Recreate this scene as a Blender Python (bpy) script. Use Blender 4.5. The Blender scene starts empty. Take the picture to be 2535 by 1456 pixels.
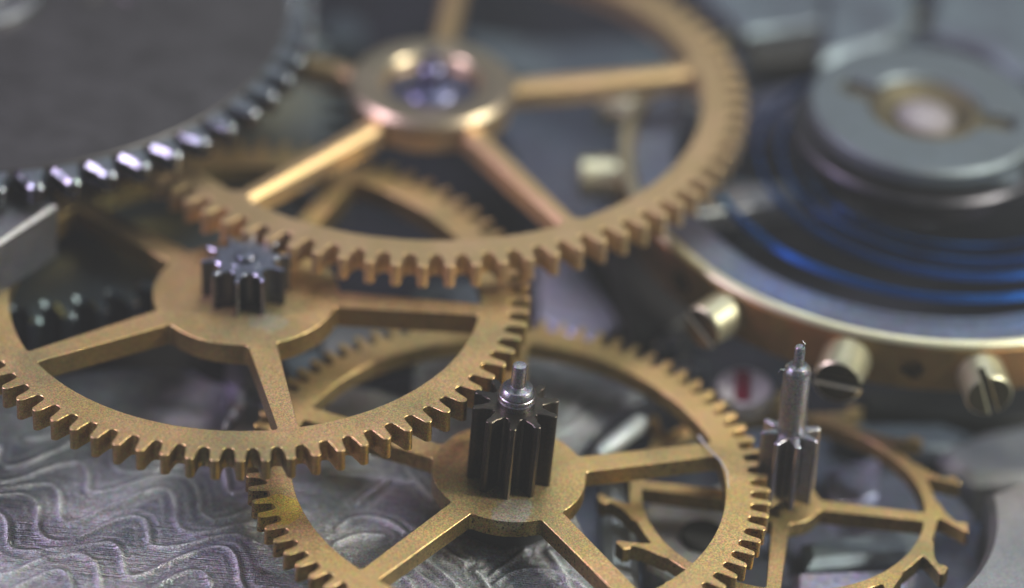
import bpy, math, random
import numpy as np
from mathutils import Vector, Matrix
from mathutils.geometry import tessellate_polygon
random.seed(4)
S = bpy.context.scene
COL = S.collection
R = math.radians
# ------------------------------------------------------------------ camera
W, H, F, DIST = 2535.0, 1456.0, 1.0e4, 100.0      # picture units used for the measurements
ELEV, ROLL = R(35.3), R(5.3)
fw = Vector((0, math.cos(ELEV), -math.sin(ELEV)))
r0 = Vector((1, 0, 0)); u0 = r0.cross(fw)
rt = r0 * math.cos(ROLL) + u0 * math.sin(ROLL)
up = u0 * math.cos(ROLL) - r0 * math.sin(ROLL)
CAM = -fw * DIST
cd = bpy.data.cameras.new("camera"); cam = bpy.data.objects.new("camera", cd); COL.objects.link(cam)
cam.matrix_world = Matrix(((rt.x, up.x, -fw.x, CAM.x), (rt.y, up.y, -fw.y, CAM.y), (rt.z, up.z, -fw.z, CAM.z), (0, 0, 0, 1)))
cd.sensor_width = 36; cd.lens = 36 * F / W
cd.clip_start = 1; cd.clip_end = 1000
cd.dof.use_dof = True; cd.dof.focus_distance = DIST - 7.4
cd.dof.aperture_fstop = cd.lens / 1000 / (2 * 2.45)
S.camera = cam
# ------------------------------------------------------------------ world, lamps, exposure
wd = bpy.data.worlds.new("World"); S.world = wd; wd.use_nodes = True
bg = wd.node_tree.nodes["Background"]
bg.inputs[0].default_value = (0.66, 0.80, 1.0, 1); bg.inputs[1].default_value = 0.10
S.view_settings.view_transform = 'Standard'; S.view_settings.look = 'None'
S.view_settings.exposure = 0; S.view_settings.gamma = 1; S.view_settings.use_curve_mapping = False
S.render.engine = 'CYCLES'
S.cycles.use_denoising = True
S.cycles.max_bounces = 6; S.cycles.sample_clamp_indirect = 4
def lamp(name, direction, dist, size, power, color, aim=(0, -3, 0)):
    l = bpy.data.lights.new(name, 'AREA'); l.shape = 'DISK'; l.size = size; l.energy = power; l.color = color
    o = bpy.data.objects.new(name, l); COL.objects.link(o)
    d = Vector(direction).normalized(); o.location = Vector(aim) + d * dist
    o.rotation_euler = d.to_track_quat('Z', 'Y').to_euler()
lamp("lamp_left", (-0.86, -0.16, 0.54), 60, 10, 25000, (0.93, 0.74, 1.0))
lamp("lamp_right", (0.80, -0.10, 0.64), 60, 10, 42000, (1.0, 0.97, 0.82))
lamp("lamp_back", (0.14, 0.40, 0.95), 66, 46, 17000, (0.92, 0.97, 1.0))

def ray(px, py):
    return fw + rt * ((px - W / 2) / F) - up * ((py - H / 2) / F)
def at(px, py, z):
    d = ray(px, py); return CAM + d * ((z - CAM.z) / d.z)

# ------------------------------------------------------------------ materials
def nd(nt, t, **k):
    n = nt.nodes.new(t)
    for a, b in k.items():
        if a in n.inputs.keys(): n.inputs[a].default_value = b
        else: setattr(n, a, b)
    return n
def ramp(nt, src, a, b, ca=(0, 0, 0, 1), cb=(1, 1, 1, 1)):
    n = nt.nodes.new('ShaderNodeValToRGB'); e = n.color_ramp.elements
    e[0].position = a; e[1].position = b; e[0].color = ca; e[1].color = cb
    nt.links.new(src, n.inputs[0]); return n.outputs[0]
def mixc(nt, fac, a, b, mode='MIX'):
    n = nt.nodes.new('ShaderNodeMix'); n.data_type = 'RGBA'; n.blend_type = mode
    for sock, v in ((n.inputs[0], fac), (n.inputs[6], a), (n.inputs[7], b)):
        if isinstance(v, (int, float)): sock.default_value = v
        elif isinstance(v, tuple): sock.default_value = v
        else: nt.links.new(v, sock)
    return n.outputs[2]
def metal(name, c1, c2, rough=0.45, metallic=1.0, grain=26.0, bump=0.25, tint=None, scratch=0, pits=0, spark=0.35,
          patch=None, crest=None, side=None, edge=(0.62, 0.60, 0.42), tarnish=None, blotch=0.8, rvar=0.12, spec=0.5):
    m = bpy.data.materials.new(name); m.use_nodes = True; nt = m.node_tree
    P = nt.nodes['Principled BSDF']; L = nt.links.new
    geo = nt.nodes.new('ShaderNodeNewGeometry'); pos = geo.outputs['Position']
    n1 = nd(nt, 'ShaderNodeTexNoise', Scale=blotch, Detail=5.0, Roughness=0.65); L(pos, n1.inputs['Vector'])
    n2 = nd(nt, 'ShaderNodeTexNoise', Scale=grain, Detail=2.0, Roughness=0.7); L(pos, n2.inputs['Vector'])
    col = mixc(nt, ramp(nt, n1.outputs[0], 0.36, 0.66), c1 + (1,), c2 + (1,))
    if tint:
        n3 = nd(nt, 'ShaderNodeTexNoise', Scale=blotch * 0.55, Detail=3.0); n3.inputs['Vector'].default_value = (0, 0, 0)
        mp = nd(nt, 'ShaderNodeMapping'); mp.inputs['Location'].default_value = (7.3, 2.1, 5.5); L(pos, mp.inputs[0]); L(mp.outputs[0], n3.inputs['Vector'])
        col = mixc(nt, ramp(nt, n3.outputs[0], 0.48, 0.66), col, tint + (1,))
    if patch:
        pm = nd(nt, 'ShaderNodeVectorMath', operation='DISTANCE'); L(pos, pm.inputs[0]); pm.inputs[1].default_value = patch[0]
        ad = nd(nt, 'ShaderNodeMath', operation='ADD'); L(pm.outputs['Value'], ad.inputs[0])
        ns = nd(nt, 'ShaderNodeMath', operation='MULTIPLY'); L(n1.outputs[0], ns.inputs[0]); ns.inputs[1].default_value = 0.35; L(ns.outputs[0], ad.inputs[1])
        pf = ramp(nt, ad.outputs[0], patch[1], patch[1] + 0.02, (1, 1, 1, 1), (0, 0, 0, 1))
        col = mixc(nt, pf, col, patch[2] + (1,))
    if tarnish:
        td = nd(nt, 'ShaderNodeVectorMath', operation='DISTANCE'); L(pos, td.inputs[0]); td.inputs[1].default_value = tarnish[0]
        t2 = nd(nt, 'ShaderNodeMath', operation='ADD'); L(td.outputs['Value'], t2.inputs[0]); L(n1.outputs[0], t2.inputs[1])
        col = mixc(nt, ramp(nt, t2.outputs[0], 0.9, 1.7, (tarnish[2],) * 3 + (1,), (0, 0, 0, 1)), col, tarnish[1] + (1,))
    sp = ramp(nt, n2.outputs[0], 0.30, 0.72, (1 - spark,) * 3 + (1,), (1 + spark,) * 3 + (1,))
    col = mixc(nt, 1.0, col, sp, 'MULTIPLY')
    if spark:                                   # faint coloured sparkle of single grains
        wn = nd(nt, 'ShaderNodeTexVoronoi', Scale=grain * 0.9); L(pos, wn.inputs['Vector'])
        hs = mixc(nt, 0.22 * min(1, spark * 2), col, wn.outputs['Color'], 'OVERLAY'); col = hs
    if pits:
        v = nd(nt, 'ShaderNodeTexNoise', Scale=11.0, Detail=4.0, Roughness=0.75); L(pos, v.inputs['Vector'])
        sx = nd(nt, 'ShaderNodeSeparateXYZ'); L(geo.outputs['True Normal'], sx.inputs[0])
        ab = nd(nt, 'ShaderNodeMath', operation='ABSOLUTE'); L(sx.outputs[2], ab.inputs[0])
        sidem = ramp(nt, ab.outputs[0], 0.3, 0.6, (1, 1, 1, 1), (0.0, 0.0, 0.0, 1))
        pt = ramp(nt, v.outputs[0], 0.57, 0.62)
        pm2 = mixc(nt, 1.0, pt, sidem, 'MULTIPLY')
        col = mixc(nt, pm2, col, (0.02, 0.017, 0.012, 1))
    if crest:                                   # lighter base colour along the raised ridges
        an = nd(nt, 'ShaderNodeAttribute', attribute_name='crest'); cm = nd(nt, 'ShaderNodeMath', operation='MULTIPLY'); L(an.outputs['Fac'], cm.inputs[0]); L(ramp(nt, n2.outputs[0], 0.3, 0.6), cm.inputs[1])
        col = mixc(nt, cm.outputs[0], col, crest + (1,))
    L(col, P.inputs['Base Color'])
    P.inputs['Metallic'].default_value = metallic; P.inputs['Specular IOR Level'].default_value = spec
    rr = nd(nt, 'ShaderNodeMapRange'); L(n1.outputs[0], rr.inputs[0]); rr.inputs[3].default_value = rough - rvar; rr.inputs[4].default_value = rough + rvar
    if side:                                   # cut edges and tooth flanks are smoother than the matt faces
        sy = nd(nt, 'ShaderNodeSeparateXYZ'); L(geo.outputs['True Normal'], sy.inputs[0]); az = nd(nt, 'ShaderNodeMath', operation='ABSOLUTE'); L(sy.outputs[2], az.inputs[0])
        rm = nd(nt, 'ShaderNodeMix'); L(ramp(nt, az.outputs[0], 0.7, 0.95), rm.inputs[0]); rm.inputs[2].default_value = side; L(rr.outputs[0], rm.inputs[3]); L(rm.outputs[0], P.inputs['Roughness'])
        L(mixc(nt, ramp(nt, az.outputs[0], 0.3, 0.6), mixc(nt, 1.0, col, edge + (1,), 'MULTIPLY'), col), P.inputs['Base Color'])  # darkens walls in the base colour: painted shade, partly bare ungilded brass
    else: L(rr.outputs[0], P.inputs['Roughness'])
    if bump:
        b = nd(nt, 'ShaderNodeBump', Strength=bump, Distance=0.05)
        hsrc = n2.outputs[0]
        if scratch:
            mp = nd(nt, 'ShaderNodeMapping'); mp.inputs['Rotation'].default_value = (0, 0, R(scratch)); mp.inputs['Scale'].default_value = (1.0, 24.0, 1)
            L(pos, mp.inputs[0]); ns = nd(nt, 'ShaderNodeTexNoise', Scale=1.0, Detail=3.0); L(mp.outputs[0], ns.inputs['Vector'])
            ad = nd(nt, 'ShaderNodeMath', operation='ADD'); sc2 = nd(nt, 'ShaderNodeMath', operation='MULTIPLY'); L(ns.outputs[0], sc2.inputs[0]); sc2.inputs[1].default_value = 2.2; L(sc2.outputs[0], ad.inputs[0]); L(n2.outputs[0], ad.inputs[1]); hsrc = ad.outputs[0]
        L(hsrc, b.inputs['Height']); L(b.outputs[0], P.inputs['Normal'])
    return m
pB = at(690, 1262, 0.0)
M = {}
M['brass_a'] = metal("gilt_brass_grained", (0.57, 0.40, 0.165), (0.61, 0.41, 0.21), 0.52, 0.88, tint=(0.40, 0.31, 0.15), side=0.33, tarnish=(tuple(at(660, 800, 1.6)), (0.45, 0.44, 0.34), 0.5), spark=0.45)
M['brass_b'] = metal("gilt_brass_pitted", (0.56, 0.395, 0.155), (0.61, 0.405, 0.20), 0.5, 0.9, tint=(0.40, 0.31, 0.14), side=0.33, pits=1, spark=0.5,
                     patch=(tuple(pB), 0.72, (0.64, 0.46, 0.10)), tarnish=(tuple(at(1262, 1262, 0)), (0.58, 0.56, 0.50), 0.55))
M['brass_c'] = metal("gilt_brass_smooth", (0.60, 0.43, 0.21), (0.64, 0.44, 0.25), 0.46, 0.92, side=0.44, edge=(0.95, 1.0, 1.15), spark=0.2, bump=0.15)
M['brass_d'] = metal("dull_brass", (0.27, 0.20, 0.075), (0.19, 0.12, 0.05), 0.42, 0.9, tint=(0.45, 0.20, 0.08), spark=0.25)
M['brass_pale'] = metal("pale_brass", (0.66, 0.64, 0.46), (0.58, 0.55, 0.38), 0.40, 0.9, spark=0.2, bump=0.12)
M['steel_dark'] = metal("dark_steel", (0.118, 0.112, 0.113), (0.14, 0.134, 0.138), 0.45, 0.9, spark=0.03, bump=0.03)
M['steel_black'] = metal("blackened_steel", (0.035, 0.032, 0.03), (0.07, 0.058, 0.045), 0.32, 0.95, spark=0.3, bump=0.12)
M['steel_pol'] = metal("polished_steel", (0.30, 0.32, 0.40), (0.24, 0.26, 0.34), 0.40, 1.0, spark=0.25, bump=0.12, side=0.18, edge=(0.35, 0.35, 0.36))
M['steel_grey'] = metal("grained_grey_steel", (0.25, 0.26, 0.28), (0.32, 0.32, 0.34), 0.45, 0.95, spark=0.3, bump=0.2)
M['steel_shaft'] = metal("turned_steel", (0.40, 0.41, 0.44), (0.30, 0.30, 0.33), 0.34, 1.0, spark=0.5, bump=0.25)
M['nickel'] = metal("rough_nickel", (0.36, 0.355, 0.36), (0.44, 0.43, 0.45), 0.42, 0.8, grain=20, bump=0.5, scratch=38, tint=(0.40, 0.33, 0.24), spark=0.45)
M['nickel_plate'] = metal('ridged_nickel', (0.20, 0.225, 0.25), (0.50, 0.51, 0.54), 0.33, 1.0, grain=22, bump=0.7, scratch=-45, tint=(0.23, 0.235, 0.30), spark=0.45, blotch=0.6, crest=(0.90, 0.93, 0.98))
M['tooth_steel'] = metal('bright_tooth_steel', (0.29, 0.325, 0.37), (0.22, 0.245, 0.285), 0.50, 1.0, spark=0.3, bump=0.2, side=0.2, edge=(0.4, 0.4, 0.4))
M['steel_blue'] = metal('bluish_steel', (0.14, 0.15, 0.26), (0.20, 0.20, 0.30), 0.34, 1.0, spark=0.2, bump=0.12)
M['nickel_violet'] = metal("milled_nickel", (0.44, 0.41, 0.56), (0.34, 0.34, 0.46), 0.40, 1.0, grain=8, bump=0.6, spark=0.3)
M['floor'] = metal("oxidised_plate", (0.03, 0.034, 0.045), (0.07, 0.065, 0.10), 0.42, 0.9, grain=5, bump=0.6, spark=0.3, blotch=0.35)
M['blue'] = metal("blued_steel", (0.022, 0.18, 0.62), (0.03, 0.24, 0.74), 0.20, 1.0, spark=0.15, bump=0.1)
M['frost'] = metal("frosted_steel", (0.22, 0.27, 0.31), (0.12, 0.135, 0.17), 0.56, 0.85, spark=0.15, bump=0.15, blotch=0.7)
M['frost_pale'] = metal('pale_frosted_steel', (0.45, 0.48, 0.50), (0.36, 0.40, 0.42), 0.55, 0.7, spark=0.2, bump=0.2)
M['brass_dim'] = metal('dim_brass', (0.15, 0.13, 0.08), (0.10, 0.085, 0.06), 0.70, 0.8, spark=0.1, bump=0.1)
M['gunmetal'] = metal('gunmetal', (0.06, 0.06, 0.07), (0.09, 0.085, 0.10), 0.36, 0.95, spark=0.1, bump=0.08)
M['screw_face'] = metal('shaded_screw_face', (0.10, 0.085, 0.05), (0.07, 0.06, 0.04), 0.25, 1.0, spark=0.1, bump=0.04, rvar=0.04)  # dark base colour stands in for dark reflections on screw faces and slots
M['steel_bluegrey'] = metal('blue_grey_steel', (0.21, 0.25, 0.33), (0.13, 0.13, 0.19), 0.46, 0.9, grain=7, bump=0.5, spark=0.2, blotch=0.5)
M['hub_brass'] = metal('turned_brass', (0.58, 0.49, 0.34), (0.60, 0.48, 0.35), 0.34, 0.95, spark=0.12, bump=0.08)
M['pinion_steel'] = metal('dark_pinion_steel', (0.26, 0.26, 0.30), (0.34, 0.33, 0.36), 0.32, 1.0, spark=0.4, bump=0.15)
M['cap_steel'] = metal('frosted_cap', (0.17, 0.20, 0.225), (0.14, 0.165, 0.185), 0.58, 0.85, spark=0.12, bump=0.12)
M['barrel_steel'] = metal('teal_grey_steel', (0.19, 0.25, 0.28), (0.15, 0.18, 0.21), 0.42, 0.95, spark=0.1, bump=0.1, side=0.25, edge=(0.45, 0.45, 0.45))
M['black'] = metal("black_metal", (0.02, 0.02, 0.02), (0.03, 0.03, 0.03), 0.6, 0.3, spark=0.1, bump=0.1)  # plain black metal for dark blocks and the added shade pieces
M['ruby'] = metal("ruby", (0.16, 0.01, 0.03), (0.20, 0.02, 0.05), 0.2, 0.0, spark=0.05, bump=0)
M['jewel'] = metal("pale_pink_jewel", (0.20, 0.18, 0.20), (0.28, 0.26, 0.28), 0.25, 0.0, spark=0.05, bump=0)
M['fibre'] = metal("white_fibre", (0.55, 0.55, 0.55), (0.5, 0.5, 0.5), 0.6, 0.0, spark=0.05, bump=0)

# ------------------------------------------------------------------ mesh helpers
class MB:
    def __init__(s): s.v = []; s.f = []
    def add(s, vs, fs, mx=None):
        o = len(s.v)
        s.v += [tuple(mx @ Vector(p)) if mx else tuple(p) for p in vs]
        s.f += [tuple(i + o for i in f) for f in fs]
    def prism(s, loops, z0, z1, c=0.03, mx=None, bottom=True):
        """loops: outer CCW then holes CW; each point (x, y) or (x, y, 1) where the edge to the next point is open (no wall)"""
        vs, fs, ins_loops, out_loops = [], [], [], []
        for lp in loops:
            n = len(lp); P = [Vector((p[0], p[1])) for p in lp]; op = [len(p) > 2 and p[2] for p in lp]
            I = []
            for i in range(n):
                a, b, d = P[i - 1], P[i], P[(i + 1) % n]
                e1 = (b - a).normalized(); e2 = (d - b).normalized()
                n1 = Vector((-e1.y, e1.x)); n2 = Vector((-e2.y, e2.x))
                w1, w2 = (0 if op[i - 1] else c), (0 if op[i] else c)
                det = n1.x * n2.y - n1.y * n2.x
                if abs(det) < 0.03: q = b + (n1 * w1 + n2 * w2) * 0.5 if w1 == w2 else b + n1 * max(w1, w2)
                else:
                    q = b + Vector(((w1 * n2.y - w2 * n1.y) / det, (w2 * n1.x - w1 * n2.x) / det))
                    if (q - b).length > 3 * c: q = b + (q - b).normalized() * 3 * c
                I.append(q)
            o = len(vs)
            vs += [(p.x, p.y, z1) for p in I] + [(p.x, p.y, z1 - c) for p in P] + [(p.x, p.y, z0) for p in P]
            for i in range(n):
                j = (i + 1) % n
                if not op[i]:
                    fs.append((o + i, o + n + i, o + n + j, o + j)); fs.append((o + n + i, o + 2 * n + i, o + 2 * n + j, o + n + j))
            ins_loops.append([(o + i, Vector((I[i].x, I[i].y, 0))) for i in range(n)])
            out_loops.append([(o + 2 * n + i, Vector((P[i].x, P[i].y, 0))) for i in range(n)])
        for ls, flip in ((ins_loops, False), (out_loops, True)):
            if flip and not bottom: continue
            flat = [k for l in ls for k, _ in l]; co = [p for l in ls for _, p in l]
            for t in tessellate_polygon([[p for _, p in l] for l in ls]):
                a, b, d = (co[k] for k in t)
                ar = (b.x - a.x) * (d.y - a.y) - (b.y - a.y) * (d.x - a.x)
                if abs(ar) < 1e-12: continue
                t2 = [flat[k] for k in t]
                if (ar < 0) != flip: t2 = t2[::-1]
                fs.append(tuple(t2))
        s.add(vs, fs, mx); return s
    def lathe(s, prof, seg=64, mx=None):
        """prof: (r, z) from the bottom outside to the top; r = 0 closes on the axis"""
        vs, fs, rows = [], [], []
        for r, z in prof:
            if r <= 1e-6: rows.append([len(vs)]); vs.append((0, 0, z))
            else:
                rows.append(list(range(len(vs), len(vs) + seg)))
                vs += [(r * math.cos(2 * math.pi * k / seg), r * math.sin(2 * math.pi * k / seg), z) for k in range(seg)]
        for a, b in zip(rows, rows[1:]):
            for k in range(seg):
                j = (k + 1) % seg
                q = [a[k % len(a)], a[j % len(a)], b[j % len(b)], b[k % len(b)]]
                q2 = []
                for x in q:
                    if x not in q2: q2.append(x)
                if len(q2) > 2: fs.append(tuple(q2))
        s.add(vs, fs, mx); return s
    def tube(s, pts, rad, seg=8, mx=None):
        vs, fs = [], []; pts = [Vector(p) for p in pts]; n = len(pts)
        for i, p in enumerate(pts):
            t = (pts[min(i + 1, n - 1)] - pts[max(i - 1, 0)]).normalized()
            a = t.orthogonal().normalized() if i == 0 else (a - t * a.dot(t)).normalized()
            b = t.cross(a); rr = rad[i] if isinstance(rad, (list, tuple)) else rad
            vs += [tuple(p + (a * math.cos(2 * math.pi * k / seg) + b * math.sin(2 * math.pi * k / seg)) * rr) for k in range(seg)]
        for i in range(n - 1):
            for k in range(seg):
                j = (k + 1) % seg
                fs.append((i * seg + k, i * seg + j, (i + 1) * seg + j, (i + 1) * seg + k))
        fs.append(tuple(range(seg))[::-1]); fs.append(tuple((n - 1) * seg + k for k in range(seg)))
        s.add(vs, fs, mx); return s
    def mesh(s, name, mat, sharp=32):
        m = bpy.data.meshes.new(name); m.from_pydata(s.v, [], s.f); m.materials.append(mat)
        m.polygons.foreach_set('use_smooth', [True] * len(m.polygons))
        m.set_sharp_from_angle(angle=R(sharp)); m.update(); return m
def link(name, data, parent=None, mx=None):
    o = bpy.data.objects.new(name, data); COL.objects.link(o)
    if parent: o.parent = parent
    if mx is not None: o.matrix_local = mx
    return o
def obj(name, mb, mat, parent=None, mx=None, sharp=32): return link(name, mb.mesh(name, mat, sharp), parent, mx)
def tag(o, label, cat, group=None):
    o['label'] = label; o['category'] = cat
    if group: o['group'] = group
    return o
def tilted(loc, tx, ty, rz=0):
    n = Vector((math.tan(R(tx)), math.tan(R(ty)), 1)).normalized()
    u = Vector((0, 1, 0)).cross(n).normalized(); v = n.cross(u)
    return Matrix(((u.x, v.x, n.x, loc[0]), (u.y, v.y, n.y, loc[1]), (u.z, v.z, n.z, loc[2]), (0, 0, 0, 1))) @ Matrix.Rotation(rz, 4, 'Z')
def thing(name, label, cat, mx, group=None):
    o = link(name, None); o.matrix_world = mx; o.empty_display_size = 0.5
    return tag(o, label, cat, group)
RZ = lambda a: Matrix.Rotation(a, 4, 'Z')
def pol(r, a): return (r * math.cos(a), r * math.sin(a))

# ------------------------------------------------------------------ toothed wheels
def sector(N, ri, prof, k, c, z0, z1):
    """one tooth over a whole pitch, standing on radius ri. prof: (fraction of pitch -.5..+.5, r), rising angle"""
    p = 2 * math.pi / N
    lp = [pol(ri, p * (0.5 - i / k)) + ((0,) if False else (1,)) for i in range(k)] + [pol(ri, -p / 2) + (1,)]
    lp += [pol(r, p * t) for t, r in prof]
    lp[-1] = lp[-1] + (1,)
    return MB().prism([lp], z0, z1, c)
def tooth_prof(rr, rt_, wb, wm, wt):
    """clock tooth: round gap bottom, straight flank, domed tip; widths are half widths as fractions of the pitch"""
    d = rt_ - rr; side = [(0.5, rr), (0.40, rr + 0.01 * d), (wb + 0.04, rr + 0.08 * d), (wb, rr + 0.22 * d), (wm, rr + 0.55 * d), (wm * 0.93, rr + 0.72 * d),
                          (wt * 1.25, rr + 0.88 * d), (wt * 0.75, rr + 0.965 * d), (wt * 0.3, rt_)]
    return [(-t, r) for t, r in side] + [(t, r) for t, r in side[::-1]]
def ring_loop(r, n, ph=0, cw=False, op=False):
    a = [ph + 2 * math.pi * i / n for i in range(n)]
    if cw: a = a[::-1]
    return [pol(r, t) + ((1,) if op else ()) for t in a]
def spoked(root, N, ph, ri_t, r_in, r_hub, nsp, ph_s, w0, w1, z0, z1, prof, mat, c=0.011, k=2, hub_hole=0.3, stub=0.12, tmat=None, cs=None):
    p = 2 * math.pi / N
    # rim with stubs for the spokes
    hole = []; hub = []
    for i in range(nsp):
        a = R(ph_s) + 2 * math.pi * i / nsp
        for lst, r, w, sg in ((hole, r_in, w1, -1), (hub, r_hub, w0, 1)):
            da = math.asin(w / 2 / r); ca, sa = math.cos(a), math.sin(a)
            loc = lambda x, y: (x * ca - y * sa, x * sa + y * ca)
            rs = r + sg * stub; fr = 0.05
            xe = math.sqrt(r * r - w * w / 4)
            lst += [loc(xe - sg * 0.0 , -w / 2 - fr), loc(xe + sg * fr, -w / 2), loc(rs, -w / 2) + (1,), loc(rs, w / 2), loc(xe + sg * fr, w / 2), loc(xe, w / 2 + fr)]
            b0 = a + da + fr / r; b1 = a + 2 * math.pi / nsp - da - fr / r
            m = 22
            lst += [pol(r, b0 + (b1 - b0) * j / m) for j in range(1, m)]
    # the hole runs clockwise, so its open edges have to move with the reversal
    n = len(hole); rev = []
    for i in range(n - 1, -1, -1):
        q = hole[i][:2]; o = len(hole[i - 1]) > 2
        rev.append(q + ((1,) if o else ()))
    outer = []
    for i in range(N):
        for j in range(k): outer.append(pol(ri_t, R(ph) + p * (i - 0.5 + j / k)) + (1,))
    rim = obj('rim', MB().prism([outer, rev], z0, z1, c), mat, root)
    hubs = [hub]
    if hub_hole: hubs.append(ring_loop(hub_hole, 32, 0, True))
    hb = obj('hub', MB().prism(hubs, z0, z1, c), mat, root)
    L0, L1 = r_hub + stub, r_in - stub
    sm = MB().prism([[(L0, -w0 / 2), (L1, -w1 / 2) + (1,), (L1, w1 / 2), (L0, w0 / 2) + (1,)]], z0, z1, cs or c).mesh('spoke', mat)
    for i in range(nsp): link('spoke', sm, root, RZ(R(ph_s) + 2 * math.pi * i / nsp))
    tm = sector(N, ri_t, prof, k, c, z0, z1).mesh('tooth', tmat or mat, 40)
    for i in range(N): link('tooth', tm, rim, RZ(R(ph) + p * i))
    return rim, hb
def pinion(root, N, ph, rc, rl, hw, z0, z1, mat, c=0.018, bore=None):
    """steel pinion: core plus leaves"""
    d = rl - rc; p = 2 * math.pi / N; f = lambda w, r: w / r / p
    side = [(0.5, rc + 0.03), (0.5 * 0.72, rc + 0.05), (f(hw, rc) + 0.05, rc + 0.12), (f(hw, rc + 0.2), rc + 0.22), (f(hw, rc + 0.6 * d), rc + 0.6 * d),
            (f(hw * 1.12, rl), rl - 0.09), (f(hw * 0.85, rl), rl - 0.03), (f(hw * 0.4, rl), rl)]
    prof = [(-t, r) for t, r in side] + [(t, r) for t, r in side[::-1]]
    core = obj('pinion', MB().prism([[pol(rc, R(ph) + p * (i - 0.5 + j / 2)) + (1,) for i in range(N) for j in range(2)], ring_loop(0.12, 12, 0, True)], z0, z1, c), mat, root)
    lm = sector(N, rc, prof, 2, c, z0, z1).mesh('leaf', mat, 40)
    for i in range(N): link('leaf', lm, core, RZ(R(ph) + p * i))
    return core

# ------------------------------------------------------------------ setting: plates
EC = at(1939, 1240, -1.1); ER = 5.0                # centre of the round recess
ZP, ZR = -1.25, -2.9
def K(pts, ox, oy, s=0.3927): return [(ox + x * s, oy + y * s) for x, y in pts]
cell = [(450, 1015), (560, 1010), (720, 960), (900, 900), (1040, 870), (1110, 905), (1118, 1000), (1095, 1080)]
ridges = []
for n in range(-7, 8):
    pts = []
    for m in range(-3, 4):
        for x, y in cell:
            X, Y = x + 690 * m + 158 * n, y + 105 * m - 128 * n
            X += 48 * math.sin(Y / 170 + n * 0.8) + 30 * math.sin(X / 120 + n * 1.7); Y += 44 * math.sin(X / 210 + 0.9 * n + 0.5 * m)
            pts.append((X, Y))
    run = []
    for p in pts + [(9999, 0)]:
        if -120 < p[0] < 1640 and 480 < p[1] < 1640: run.append(p)
        else:
            if len(run) > 2: ridges.append(K(run, 0, 884.4))
            run = []
ridges += [K(p, 837.9, 884.4) for p in (
    [(120, 930), (200, 870), (330, 770)], [(-60, 730), (150, 750), (300, 770), (480, 790)], [(430, 1310), (520, 1390), (640, 1480)], [(510, 1260), (600, 1330), (690, 1400), (760, 1480)],
    [(650, 1200), (720, 1260), (800, 1310)], [(860, 1350), (960, 1480)], [(1000, 1430), (1080, 1370), (1200, 1340), (1350, 1350), (1480, 1400), (1560, 1470)],
    [(980, 1370), (1100, 1290), (1180, 1220)], [(330, 1400), (420, 1380), (480, 1480)], [(0, 1080), (80, 1020), (200, 1010), (330, 1040), (420, 1110)], [(-20, 1180), (120, 1120), (280, 1130)],
    [(1450, 1456), (1400, 1330), (1320, 1230)], [(420, 700), (480, 780), (560, 860), (600, 900)], [(1420, 380), (1500, 300), (1600, 240), (1750, 260)], [(1380, 480), (1480, 440), (1560, 380)])]
def smooth_line(px):
    P = [at(x, y, ZP) for x, y in px]
    for _ in range(2):
        Q = [P[0]]
        for a, b in zip(P, P[1:]): Q += [a * 0.75 + b * 0.25, a * 0.25 + b * 0.75]
        P = Q + [P[-1]]
    return np.array([(p.x, p.y) for p in P])
def ridge_field(X, Y):
    Hh = np.zeros_like(X); CR = np.zeros_like(X)
    # soft machining swell everywhere, then the raised meanders
    w = np.sin(1.1 * X + 0.8 * np.sin(0.9 * Y)) + np.sin(1.7 * Y + 1.2 * np.sin(0.7 * X + 1.0))
    Hh += 0.018 * np.sin(3.1 * (X * 0.35 + Y) + 1.6 * w)
    for lp in ridges:
        q = smooth_line(lp); x0, y0 = q.min(0) - 0.5; x1, y1 = q.max(0) + 0.5
        m = (X > x0) & (X < x1) & (Y > y0) & (Y < y1)
        if not m.any(): continue
        sgn = 0.22 if len(q) % 2 else 0.27
        px, py = X[m], Y[m]; d = np.full(px.shape, 9.0)
        for a, b in zip(q, q[1:]):
            ab = b - a; t = np.clip(((px - a[0]) * ab[0] + (py - a[1]) * ab[1]) / (ab @ ab + 1e-9), 0, 1)
            d = np.minimum(d, np.hypot(px - a[0] - t * ab[0], py - a[1] - t * ab[1]))
        Hh[m] = np.maximum(Hh[m], 0.055 * np.exp(-(d / 0.05) ** 2) + 0.02 * np.exp(-(d / 0.2) ** 2)) - 0.012 * np.exp(-((d - 0.2) / 0.10) ** 2)
        Hh[m] += 0.012 * np.exp(-((d - sgn) / 0.05) ** 2)
        CR[m] = np.maximum(CR[m], np.exp(-(d / 0.05) ** 2) * (0.6 + 0.4 * np.sin(1.9 * px + 2.3 * py + len(lp)) ** 2) + 0.35 * np.exp(-((d - sgn) / 0.04) ** 2))
    return Hh, CR
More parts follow.
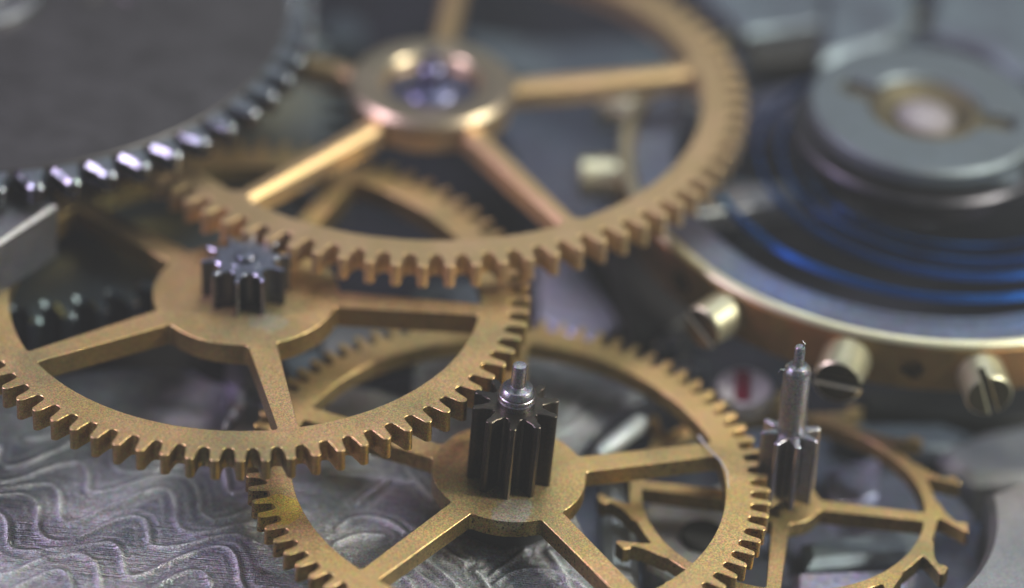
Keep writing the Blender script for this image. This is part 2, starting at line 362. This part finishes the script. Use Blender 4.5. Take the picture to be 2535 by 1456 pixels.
def plate_left():
    st = 0.05; xs = np.arange(-15, 6.95, st); ys = np.arange(-17.5, 1.0, st)
    X, Y = np.meshgrid(xs, ys); back = np.where(X < -2.2, -3.0 + 0.25 * np.sin(X * 1.3), -0.4)
    D = np.hypot(X - EC.x, Y - EC.y); hf, crest = ridge_field(X, Y); Z = ZP + hf * np.clip((D - ER) / 0.5, 0, 1)
    keep = (D > ER - st * 0.75) & (Y < back) & ((X < 5.0) | (Y < EC.y - 4.0))
    k = keep & (D < ER + st * 0.75); s = (ER / np.maximum(D, 1e-3))
    X = np.where(k, EC.x + (X - EC.x) * s, X); Y = np.where(k, EC.y + (Y - EC.y) * s, Y)
    idx = np.arange(X.size).reshape(X.shape)
    q = keep[:-1, :-1] & keep[1:, :-1] & keep[:-1, 1:] & keep[1:, 1:]
    fs = np.stack([idx[:-1, :-1][q], idx[:-1, 1:][q], idx[1:, 1:][q], idx[1:, :-1][q]], 1)
    used = np.unique(fs); remap = np.full(X.size, -1); remap[used] = np.arange(len(used))
    mb = MB(); mb.v = list(map(tuple, np.stack([X.ravel(), Y.ravel(), Z.ravel()], 1)[used].tolist())); mb.f = list(map(tuple, remap[fs].tolist()))
    mb.crest = crest.ravel()[used].tolist()
    # skirt down to the floor along the free border
    from collections import Counter
    ec = {}
    for f in mb.f:
        for a, b in zip(f, f[1:] + f[:1]):
            ec[(a, b)] = 1
    bord = [(a, b) for a, b in ec if (b, a) not in ec]
    low = {}
    for a, b in bord:
        for t in (a, b):
            if t not in low: low[t] = len(mb.v); x, y, z = mb.v[t]; mb.v.append((x, y, ZR - 0.6))
    mb.f += [(b, a, low[a], low[b]) for a, b in bord]
    return mb
pl = plate_left(); o = obj('base_plate', pl, M['nickel_plate'], sharp=60); o['kind'] = 'structure'
at_ = o.data.attributes.new('crest', 'FLOAT', 'POINT'); at_.data.foreach_set('value', pl.crest + [0.0] * (len(pl.v) - len(pl.crest)))
# smooth grey part of the plate round the right of the recess
lp = []
for i in range(49):
    a = R(-91.2) + R(101.2) * i / 48; lp.append((EC.x + ER * math.cos(a) * 0.985, EC.y + ER * math.sin(a) * 0.985))
lp = lp[::-1]
pe = at(2640, 1150, -0.95); far = [(6.93, -17.5), (18, -17.5), (18, pe.y + 0.6), (pe.x, pe.y)]
o = obj('base_plate', MB().prism([far + lp], ZR - 0.6, -0.95, 0.16), M['steel_grey']); o['kind'] = 'structure'
o = obj('recess_floor', MB().lathe([(ER + 0.3, -0.3), (ER + 0.3, 0), (0, 0)], 96), M['steel_bluegrey']); o['kind'] = 'structure'; o.location = (EC.x, EC.y, -2.75)
mb = MB().prism([[(-60, -40), (60, -40), (60, 60), (-60, 60)]], -6, -3.5, 0.02)
o = obj('floor', mb, M['floor']); o['kind'] = 'structure'

# ------------------------------------------------------------------ front wheel with the black pinion
mB = tilted(at(1260, 1170, 0.0), 0.36, -0.82)
wB = thing('brass_gear', 'front brass wheel with tall black pinion and a yellow patch on its rim', 'gear wheel', mB, 'toothed brass wheels of the movement')
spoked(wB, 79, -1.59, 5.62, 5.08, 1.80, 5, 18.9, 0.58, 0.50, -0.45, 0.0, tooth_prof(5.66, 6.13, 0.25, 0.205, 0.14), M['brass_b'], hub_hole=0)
pinion(wB, 10, -91, 0.58, 1.02, 0.09, 0.004, 2.05, M['steel_black'])
obj('arbor', MB().lathe([(0.40, 1.98), (0.43, 2.12), (0.44, 2.2), (0.42, 2.24), (0.44, 2.27), (0.43, 2.33), (0.41, 2.35), (0.42, 2.39), (0.39, 2.47), (0.34, 2.53), (0.20, 2.57), (0.175, 2.59), (0.175, 3.12), (0.15, 3.16), (0, 3.17)], 40), M['pinion_steel'], wB)
obj('collar', MB().lathe([(0.9, -1.6), (1.28, -1.2), (1.28, -0.52), (1.2, -0.452), (0, -0.452)], 48), M['black'], wB)  # black cylinder added below the hub, standing in for a dark cavity

# ------------------------------------------------------------------ left wheel
mA = tilted((-6.33, -3.20, 1.6), -2.7, 1.2)
wA = thing('brass_gear', 'gilt brass wheel at left whose rim crosses over the wheel with the tall black pinion', 'gear wheel', mA, 'toothed brass wheels of the movement')
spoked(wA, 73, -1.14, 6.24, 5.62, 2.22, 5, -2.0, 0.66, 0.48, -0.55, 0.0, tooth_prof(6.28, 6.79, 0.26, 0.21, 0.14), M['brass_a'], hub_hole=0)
pinion(wA, 10, -60, 0.64, 1.06, 0.06, 0.004, 0.98, M['steel_pol'])
obj('arbor', MB().lathe([(0.50, 0.90), (0.42, 0.985), (0.34, 0.985), (0.33, 0.90), (0.26, 0.90), (0.24, 1.05), (0.2, 1.1), (0, 1.12)], 40), M['steel_pol'], wA)
obj('collar', MB().lathe([(0.5, -2.5), (0.5, -0.9), (0.7, -0.8), (0.7, -0.552), (0, -0.552)], 32), M['steel_dark'], wA)

# ------------------------------------------------------------------ rear wheel
mC = tilted((-2.501, 4.612, 2.8), -2.71, 0.88)
wC = thing('brass_gear', 'large out-of-focus brass wheel at the back with a thick cupped hub, above the other two', 'gear wheel', mC, 'toothed brass wheels of the movement')
spoked(wC, 77, 1.29, 7.40, 6.86, 2.0, 5, 15.4, 0.60, 0.52, -0.6, 0.0, tooth_prof(7.44, 7.99, 0.26, 0.21, 0.14), M['brass_c'], hub_hole=1.0, cs=0.14)
obj('hub_cup', MB().lathe([(2.0, 0.003), (2.12, 0.003), (2.12, 0.17), (1.99, 0.30), (1.36, 0.30), (1.28, 0.28), (1.22, 0.21), (1.20, 0.1), (1.20, -0.3)], 72), M['hub_brass'], wC)
obj('pinion', MB().lathe([(1.19, -1.2), (1.19, -0.04), (1.08, 0.04), (0.72, 0.04), (0.66, 0.14), (0.5, 0.20), (0, 0.22)], 48), M['steel_blue'], wC)
obj('arbor', MB().lathe([(0.32, 0.1), (0.32, 0.70), (0.26, 0.78), (0.17, 0.80), (0.17, 1.1), (0, 1.13)], 32), M['steel_blue'], wC)

# ------------------------------------------------------------------ big dark steel wheel, upper left
cD = at(-79, -16, 3.6)
wD = thing('steel_gear', 'big dark steel toothed disc filling the upper left corner, with bright polished teeth', 'gear wheel', Matrix.Translation(cD))
hD = mD = (at(270, 20, 3.68) - cD)
hl = [(hD.x + 0.62 * math.cos(t), hD.y + 0.62 * math.sin(t)) for t in [-2 * math.pi * i / 28 for i in range(28)]]
obj('disc', MB().prism([ring_loop(8.16, 180), hl], -0.1, 0.08, 0.03), M['steel_dark'], wD)
rimD = obj('rim', MB().prism([[pol(8.02, R(1.92) + 2 * math.pi / 60 * (i - 0.5 + j / 3)) + (1,) for i in range(60) for j in range(3)], ring_loop(1.6, 48, 0, True)], -0.5, 0.0, 0.05), M['steel_dark'], wD)
tm = sector(60, 8.02, tooth_prof(8.14, 8.90, 0.42, 0.28, 0.17), 3, 0.10, -0.5, 0.0).mesh('tooth', M['tooth_steel'], 40)
for i in range(60): link('tooth', tm, rimD, RZ(R(1.92) + 2 * math.pi / 60 * i))
obj('core_screw', MB().lathe([(1.9, 0.082), (1.9, 0.22), (1.8, 0.3), (1.15, 0.3), (1.15, 0.5), (1.05, 0.62), (0, 0.66)], 64), M['steel_grey'], wD)
obj('arbor', MB().lathe([(1.1, -7.2), (1.1, -0.502), (0, -0.502)], 32), M['steel_dark'], wD)

# ------------------------------------------------------------------ barrel below it
cBr = Vector((cD.x, cD.y, 0.45))
wF = thing('barrel_gear', 'dark blue-grey steel barrel gear under the left brass wheel, seen between its spokes', 'gear wheel', Matrix.Translation(cBr))
tb = tooth_prof(9.3, 9.95, 0.30, 0.24, 0.16)
rF = obj('rim', MB().prism([[pol(9.2, R(-66.4) + 2 * math.pi / 74 * (i - 0.5 + j / 2)) + (1,) for i in range(74) for j in range(2)], ring_loop(1.6, 48, 0, True)], -1.3, 0.0, 0.06), M['barrel_steel'], wF)
tm = sector(74, 9.2, tb, 2, 0.09, -1.3, 0.0).mesh('tooth', M['barrel_steel'], 40)
for i in range(74): link('tooth', tm, rF, RZ(R(-66.4) + 2 * math.pi / 74 * i))
obj('drum', MB().lathe([(8.6, -3.9), (8.6, -1.302), (0, -1.302)], 96), M['steel_dark'], wF)

# ------------------------------------------------------------------ escape wheel
mE = tilted(EC, -1.5, 0.6)
wE = thing('escape_gear', 'thin brass escape wheel at right with hooked club teeth and a slim steel pinion', 'escape wheel', mE)
def club():
    p = 2 * math.pi / 15
    pts = [(-12, 3.84), (-6, 3.84), (-1.6, 3.85), (-1.0, 3.90), (-2.7, 4.12), (-4.6, 4.34), (-6.4, 4.56), (-5.9, 4.64), (-2.1, 4.60), (-1.6, 4.44), (-2.3, 4.38), (-1.7, 4.29),
           (-0.2, 4.18), (2.2, 4.07), (5.2, 3.98), (8.5, 3.91), (9.2, 3.85), (12, 3.84)]
    return [(t / 24, r * 0.952) for t, r in pts]
spoked(wE, 15, -2.5, 3.61, 3.36, 0.88, 4, -4.0, 0.40, 0.34, -0.40, 0.0, club(), M['brass_b'], k=8, hub_hole=0, stub=0.1)
pinion(wE, 8, -76, 0.30, 0.71, 0.075, 0.25, 2.10, M['pinion_steel'], 0.02)
obj('arbor', MB().lathe([(0.24, -1.7), (0.24, 0.3), (0.30, 1.9), (0.325, 2.10), (0.325, 3.78), (0.31, 3.86), (0.24, 3.96), (0.14, 4.0), (0.125, 4.04), (0.125, 4.46), (0.10, 4.50), (0, 4.50)], 40), M['steel_shaft'], wE)

obj('burr', MB().tube([(-0.29, -0.1, 3.88), (-0.40, -0.12, 3.90), (-0.46, -0.12, 3.78)], [0.02, 0.015, 0.006], 6), M['steel_shaft'], wE)
obj('burr', MB().tube([(0.06, 0, 4.49), (0.10, 0, 4.58), (0.03, 0.02, 4.66)], [0.02, 0.015, 0.006], 6), M['steel_shaft'], wE)

# ------------------------------------------------------------------ balance wheel, spring, bridge
BC = Vector((9.912, 4.399, 1.8))
wG = thing('balance_wheel', 'balance wheel at right with brass rim, steel inner band and slotted screws in the rim', 'balance wheel', Matrix.Translation(BC))
rimG = MB().lathe([(7.18, 0.0), (7.18, -1.28), (7.52, -1.28), (7.56, -1.22), (7.56, -0.06), (7.50, 0.0), (7.18, 0.0)], 220)
ro = obj('rim', rimG, M['brass_d'], wG)
for deg in (-140.2, -115.8, -91.5, -66.8, -164.5):
    pass
cut = MB()
for deg in (-140.2, -91.5, -66.8, -164.5):
    cut.lathe([(0, 7.2), (0.30, 7.2), (0.30, 8.2), (0, 8.2)], 24, RZ(R(deg)) @ Matrix.Translation((0, 0, -0.70)) @ Matrix.Rotation(R(90), 4, 'Y'))
co = obj('hole_cutter', cut, M['black'], wG)
md = ro.modifiers.new('holes', 'BOOLEAN'); md.operation = 'DIFFERENCE'; md.solver = 'EXACT'; md.object = co
bpy.context.view_layer.update()
ev = bpy.data.meshes.new_from_object(ro.evaluated_get(bpy.context.evaluated_depsgraph_get()))
ro.modifiers.clear(); ro.data = ev; ro.data.set_sharp_from_angle(angle=R(32)); bpy.data.objects.remove(co)
obj('rim_edge', MB().lathe([(7.3, 0.003), (7.3, 0.06), (7.33, 0.11), (7.37, 0.14), (7.42, 0.14), (7.50, 0.11), (7.55, 0.05), (7.56, 0.003)], 220), M['brass_pale'], wG)
obj('inner_band', MB().lathe([(6.1, -1.1), (6.1, -0.14), (6.18, -0.06), (7.178, -0.06), (7.178, -1.1)], 200), M['steel_bluegrey'], wG)
am = MB().prism([[(1.0, -0.45), (6.1, -0.5), (6.1, 0.5), (1.0, 0.45)]], -0.7, -0.15, 0.05).mesh('arm', M['steel_grey'])
for a in (20, 200): link('arm', am, wG, RZ(R(a)))
obj('hub', MB().lathe([(1.0, -0.9), (1.0, -0.05), (0.4, 0.0), (0.4, 1.5), (0, 1.5)], 40), M['steel_shaft'], wG)
def screw_mesh(r, slot_w, depth, Ln, turn, name):
    mb = MB(); a0 = math.asin(slot_w / 2 / r)
    mb.prism([ring_loop(r, 36)], 0, Ln - depth, 0.01)
    for s in (0, 1):
        lp = [pol(r, s * math.pi + a0 + (math.pi - 2 * a0) * i / 18) for i in range(19)]
        mb.prism([lp], Ln - depth - 0.005, Ln, 0.05, Matrix.Rotation(0, 4, 'Z'))
    nb = len(mb.f)
    # thin shank into the rim
    mb.lathe([(0.3, -0.25), (0.3, 0.0)], 20)
    mb.v = [tuple(RZ(turn) @ Vector(p)) for p in mb.v]
    me = mb.mesh(name, M['brass_pale']); me.materials.append(M['screw_face'])
    for p in me.polygons:
        q = RZ(-turn) @ p.center
        if p.normal.z > 0.95 or (q.z > Ln - depth - 0.02 and abs(q.y) < slot_w / 2 + 0.012): p.material_index = 1
    return me
for deg, r, tn, Ln in ((-128.4, 0.55, 60, 0.95), (-103.5, 0.60, 92, 1.05), (-79.0, 0.58, 20, 0.95), (-54.5, 0.56, 75, 0.95), (-176, 0.55, 10, 0.95), (160, 0.55, 10, 0.95), (135, 0.55, 10, 0.95), (-30, 0.55, 30, 0.95)):
    mx = RZ(R(deg)) @ Matrix.Translation((7.565, 0, -0.68)) @ Matrix.Rotation(R(90), 4, 'Y')
    link('rim_screw', screw_mesh(r, 0.17, 0.4, Ln, R(tn), 'rim_screw'), wG, mx)
# blued hairspring: a flat ribbon wound in a spiral, with one raised outer coil
def ribbon(r_of, z_of, a0, a1, n, h, t):
    mb = MB(); vs = []; fs = []
    for i in range(n + 1):
        a = a0 + (a1 - a0) * i / n; r = r_of(i / n); z = z_of(i / n)
        for dr, dz in ((-t, -h), (t, -h), (t, h), (-t, h)): vs.append(pol(r + dr, a) + (z + dz,))
    for i in range(n):
        for k in range(4):
            j = (k + 1) % 4; fs.append((4 * i + k, 4 * i + 4 + k, 4 * i + 4 + j, 4 * i + j))
    mb.add(vs, fs); return mb
hs = thing('hairspring', 'blued steel hairspring coiled inside the balance wheel below the round cap', 'spring', Matrix.Translation((BC.x, BC.y, 2.2)))
ic = obj('inner_coils', ribbon(lambda t: 3.3 + 1.8 * t, lambda t: 0.25 - 0.1 * t, 0, 2 * math.pi * 3.2, 800, 0.10, 0.035), M['blue'], hs); ic.location = (0.62, -0.4, 0)
obj('outer_coil', ribbon(lambda t: 5.55 + 0.58 * math.sin(min(1, t * 2.2) * math.pi / 2), lambda t: 0.05, R(-158), R(50), 160, 0.10, 0.05), M['blue'], hs)
obj('collet', MB().lathe([(2.25, -0.15), (2.25, 0.5), (2.1, 0.6), (0.45, 0.6)], 64), M['steel_dark'], hs)
ck = thing('shock_cap', 'frosted grey round cap with two notches and a brass-set jewel above the blue spring', 'jewel setting', Matrix.Translation((BC.x, BC.y, 3.8)))
# round cap with two notches
lp = ring_loop(2.95, 96)
hol = []
for i in range(60):
    a = -2 * math.pi * i / 60; r = 1.42
    for c0 in (R(160), R(-8)):
        d = (a - c0 + math.pi) % (2 * math.pi) - math.pi
        if abs(d) < R(13): r = 2.25
    hol.append(pol(r, a))
obj('cap_ring', MB().prism([lp, hol], -0.45, 0.0, 0.10), M['cap_steel'], ck)
obj('setting', MB().lathe([(2.3, -0.5), (2.3, -0.30), (1.44, -0.28), (1.40, -0.12), (1.2, -0.06), (0.95, -0.32), (0.72, -0.40), (0.72, -0.5)], 64), M['brass_dim'], ck)
obj('jewel', MB().lathe([(0.74, -0.46), (0.72, -0.28), (0.5, -0.12), (0.25, -0.06), (0, -0.05)], 40), M['jewel'], ck)
obj('barrel', MB().lathe([(2.9, -1.5), (3.0, -0.95), (3.25, -0.92), (3.32, -0.85), (3.32, -0.72), (3.25, -0.64), (2.6, -0.60), (2.55, -0.46), (0.8, -0.46)], 96), M['gunmetal'], ck)
pst = at(2475, 420, 3.4) - Vector((BC.x, BC.y, 3.8))
obj('stud', MB().prism([[(-0.55, -0.38), (0.45, -0.42), (0.6, 0.3), (0.0, 0.55), (-0.5, 0.4)]], -0.6, 0.0, 0.08), M['frost'], ck, Matrix.Translation(pst))

# ------------------------------------------------------------------ loose blocks, bridges and posts of the movement behind and below
def slab(name, label, cat, px, z, th, mat, c=0.08, group=None):
    P = [at(x, y, z) for x, y in px]; cx = sum(p.x for p in P) / len(P); cy = sum(p.y for p in P) / len(P)
    lp = [(p.x - cx, p.y - cy) for p in P]
    ar = sum(a[0] * b[1] - a[1] * b[0] for a, b in zip(lp, lp[1:] + lp[:1]))
    if ar < 0: lp = lp[::-1]
    o = obj(name, MB().prism([lp], -th, 0, c), M[mat]); o.location = (cx, cy, z); return tag(o, label, cat, group)
def post(name, label, cat, px, py, z, r, h, mat, c=0.06, group=None, seg=40):
    p = at(px, py, z); o = obj(name, MB().lathe([(r, -h), (r, -c), (r - c, 0), (0, 0)], seg), M[mat]); o.location = p; return tag(o, label, cat, group)
# bevelled steel bridge under the big dark wheel, left edge
P = [(-420, 470), (95, 476), (138, 488), (142, 506), (-60, 640), (-420, 900)]
slab('click_bridge', 'slanted steel bridge with a glittering bright edge below the big dark steel wheel', 'bridge', P, 2.85, 1.5, 'steel_grey', 0.09)

# plates, posts and bridges seen through and beyond the wheels
slab('lower_plate', 'blue-grey plate seen through the rear brass wheel, right of its hub', 'plate', [(1180, 200), (1330, 240), (1480, 225), (1740, 330), (1760, 480), (1600, 570), (1420, 570), (1300, 480)], -0.6, 1.5, 'steel_bluegrey')
slab('lower_plate', 'teal-grey plate in the upper window of the rear brass wheel', 'plate', [(1150, 80), (1330, 105), (1700, 100), (1740, 200), (1500, 200), (1150, 180)], -1.0, 1.5, 'frost')
slab('steel_post', 'beige-grey upright block between the big steel wheel and the rear hub', 'post', [(715, 250), (800, 215), (870, 300), (850, 420), (740, 410)], -1.0, 2.4, 'steel_grey')
slab('brass_strip', 'dim olive brass strip low behind the rear wheel, left window', 'strip', [(540, 380), (730, 330), (770, 365), (590, 430)], -1.6, 0.6, 'brass_d')
post('teal_screw', 'blurred teal screw head in the black gap at the top, left of the rear spoke', 'screw', 848, 75, -1.5, 0.62, 1.5, 'frost')
slab('grey_bridge', 'pale grey bridge foot in the top right corner, left of the dark gap', 'bridge', [(2050, -120), (2275, -120), (2262, 60), (2180, 105), (2030, 150)], 2.6, 2.5, 'frost', 0.2)
slab('grey_bridge', 'pale grey bridge arm in the top right corner, right of the dark gap', 'bridge', [(2310, -120), (2720, -120), (2720, 320), (2590, 235), (2440, 115), (2305, 70)], 2.8, 2.5, 'frost', 0.2)
slab('dark_block', 'near-black block at the top between the rear wheel and the pale bridge', 'block', [(1850, 88), (2045, 62), (2035, 134), (1855, 146)], 2.3, 0.35, 'black')
slab('grey_plate', 'light grey plate at the top edge above the near-black block', 'plate', [(1700, -60), (2040, -60), (2030, 56), (1850, 82)], 2.45, 0.35, 'frost')
slab('grey_plate', 'violet-grey plate under the near-black block, right of the rear wheel', 'plate', [(1855, 150), (2012, 140), (1990, 300), (1920, 340), (1850, 330)], -0.9, 0.6, 'nickel_violet')
post('teal_screw', 'blurred teal screw head right of the rear brass rim, beside the balance', 'screw', 1845, 478, -0.4, 0.5, 1.5, 'frost')
slab('sloping_plate', 'violet-grey plate between the left wheel rim and the dark block', 'plate', [(1318, 640), (1420, 625), (1540, 800), (1470, 850), (1330, 790)], -1.4, 1.0, 'nickel_violet')
slab('dark_block', 'black block below the rear brass rim, beside the balance screws', 'block', [(1500, 620), (1690, 600), (1710, 790), (1570, 850)], -0.7, 1.8, 'black')
post('violet_pin', 'small violet shining pin beyond the front wheel, left of a balance screw', 'pin', 1645, 835, -0.9, 0.42, 1.6, 'steel_pol')
post('violet_pin', 'second small violet pin, right beside the teeth behind the front wheel', 'pin', 1700, 905, -1.0, 0.36, 1.6, 'steel_pol')
slab('teal_plate', 'teal plate above the right spoke of the left brass wheel', 'plate', [(985, 752), (1060, 700), (1200, 690), (1215, 770)], -0.8, 0.8, 'frost')
slab('teal_plate', 'blue-grey plate below the right spoke of the left brass wheel', 'plate', [(840, 790), (1200, 795), (1190, 840), (1000, 860), (800, 900), (790, 840)], -1.3, 0.8, 'steel_grey')
slab('teal_plate', 'small teal plate just left of the back rim of the front wheel', 'plate', [(690, 885), (790, 858), (806, 915), (720, 935)], -0.9, 0.8, 'frost')
slab('violet_block', 'violet milled block in the lower window of the left brass wheel', 'block', [(310, 930), (470, 900), (565, 960), (520, 1050), (340, 1040)], -1.8, 1.2, 'nickel_violet', 0.2)
slab('violet_block', 'upright violet block left of the down-pointing spoke of the left wheel', 'block', [(562, 880), (612, 875), (605, 1000), (548, 1060)], -0.9, 2.0, 'nickel_violet', 0.15)
# pallet fork with its ruby stone
pf = at(1845, 955, -0.5)
o = obj('pallet_fork', MB().lathe([(0.4, -0.6), (0.62, -0.5), (0.66, -0.06), (0.6, 0), (0, 0)], 40), M['fibre']); o.matrix_world = Matrix.Translation(pf) @ Matrix.Diagonal((1.05, 1.2, 1, 1))
tag(o, 'pale oval pallet with a dark red stone across it, behind the steel shaft', 'pallet')
obj('pallet_stone', MB().prism([[(-0.24, -0.55), (0.12, -0.55), (0.12, 0.5), (-0.24, 0.5)]], -0.2, 0.03, 0.01), M['ruby'], o)
slab('pallet_bridge', 'thin pale curved bridge below the balance screws', 'bridge', [(2068, 1010), (2150, 1046), (2330, 1046), (2420, 1078), (2340, 1110), (2150, 1090), (2060, 1060)], -2.0, 0.5, 'frost', 0.1)
slab('grey_block', 'blurred grey block at the right edge below the balance wheel', 'block', [(2320, 1100), (2430, 1062), (2640, 1020), (2640, 1180), (2420, 1185), (2340, 1150)], -2.1, 1.2, 'steel_grey', 0.25)
slab('silver_bar', 'silver bar lying in the round recess under the right spoke of the escape wheel', 'bar', [(1985, 1335), (2275, 1292), (2290, 1370), (2000, 1395)], -2.2, 0.6, 'frost', 0.2)
slab('silver_bar', 'violet-grey bar at the bottom of the round recess below the escape wheel', 'bar', [(1965, 1412), (2270, 1402), (2250, 1500), (1965, 1500)], -2.2, 0.9, 'nickel_violet', 0.15)
slab('silver_bar', 'pale upright bar at the left side of the round recess, beside the front wheel', 'bar', [(1490, 1130), (1560, 1115), (1585, 1440), (1500, 1450)], -1.8, 0.9, 'frost_pale', 0.2)
slab('recess_plate', 'mottled plate seen through the left half of the escape wheel', 'plate', [(1590, 1250), (1810, 1190), (1815, 1400), (1700, 1460), (1600, 1400)], -2.1, 0.6, 'nickel', 0.1)
post('recess_screw', 'dark round screw on the mottled plate under the escape wheel', 'screw', 1742, 1318, -1.9, 0.55, 0.4, 'black')
slab('recess_plate', 'violet plate behind the steel pinion of the escape wheel', 'plate', [(2045, 1165), (2180, 1130), (2170, 1225), (2060, 1255)], -2.4, 0.6, 'nickel_violet', 0.02)
o = obj('steel_pin', MB().tube([at(1478, 1128, -0.8), at(1500, 1112, -0.8), at(1585, 1048, -0.8), at(1594, 1040, -0.8)], [0.15, 0.24, 0.24, 0.15], 16), M['frost_pale'])
tag(o, 'pale steel pin lying slantwise inside the front wheel', 'pin')
o = obj('lint_fibre', MB().tube([at(1730, 1080, 0.06), at(1752, 1108, 0.14), at(1783, 1140, 0.16), at(1800, 1168, 0.10), at(1804, 1210, 0.05)], [0.03, 0.022, 0.018, 0.016, 0.01], 8), M['fibre'])
tag(o, 'thin white fibre lying on the rim of the front wheel near its upper right spoke', 'fibre')

# thin scattering volume added to lift the blacks evenly
mb = MB(); x0, x1, y0, y1, z0, z1 = -75, 75, -95, 75, -7, 70
mb.add([(x0, y0, z0), (x1, y0, z0), (x1, y1, z0), (x0, y1, z0), (x0, y0, z1), (x1, y0, z1), (x1, y1, z1), (x0, y1, z1)],
       [(0, 3, 2, 1), (4, 5, 6, 7), (0, 1, 5, 4), (1, 2, 6, 5), (2, 3, 7, 6), (3, 0, 4, 7)])
hm = bpy.data.materials.new("black_lift_volume"); hm.use_nodes = True; nt = hm.node_tree; nt.nodes.clear()
out = nt.nodes.new('ShaderNodeOutputMaterial'); pv = nt.nodes.new('ShaderNodeVolumePrincipled')
pv.inputs['Color'].default_value = (0.93, 0.97, 0.93, 1); pv.inputs['Density'].default_value = 0.00075
nt.links.new(pv.outputs[0], out.inputs['Volume'])
o = obj('black_lift_haze', mb, hm); o['kind'] = 'stuff'

slab('dark_block', 'dark slab added as shade under the balance rim between the two right screws', 'block', [(2130, 968), (2640, 930), (2640, 1030), (2430, 1040), (2150, 1015)], -1.9, 1.2, 'black')  # extra slab put here to darken the floor below the rim
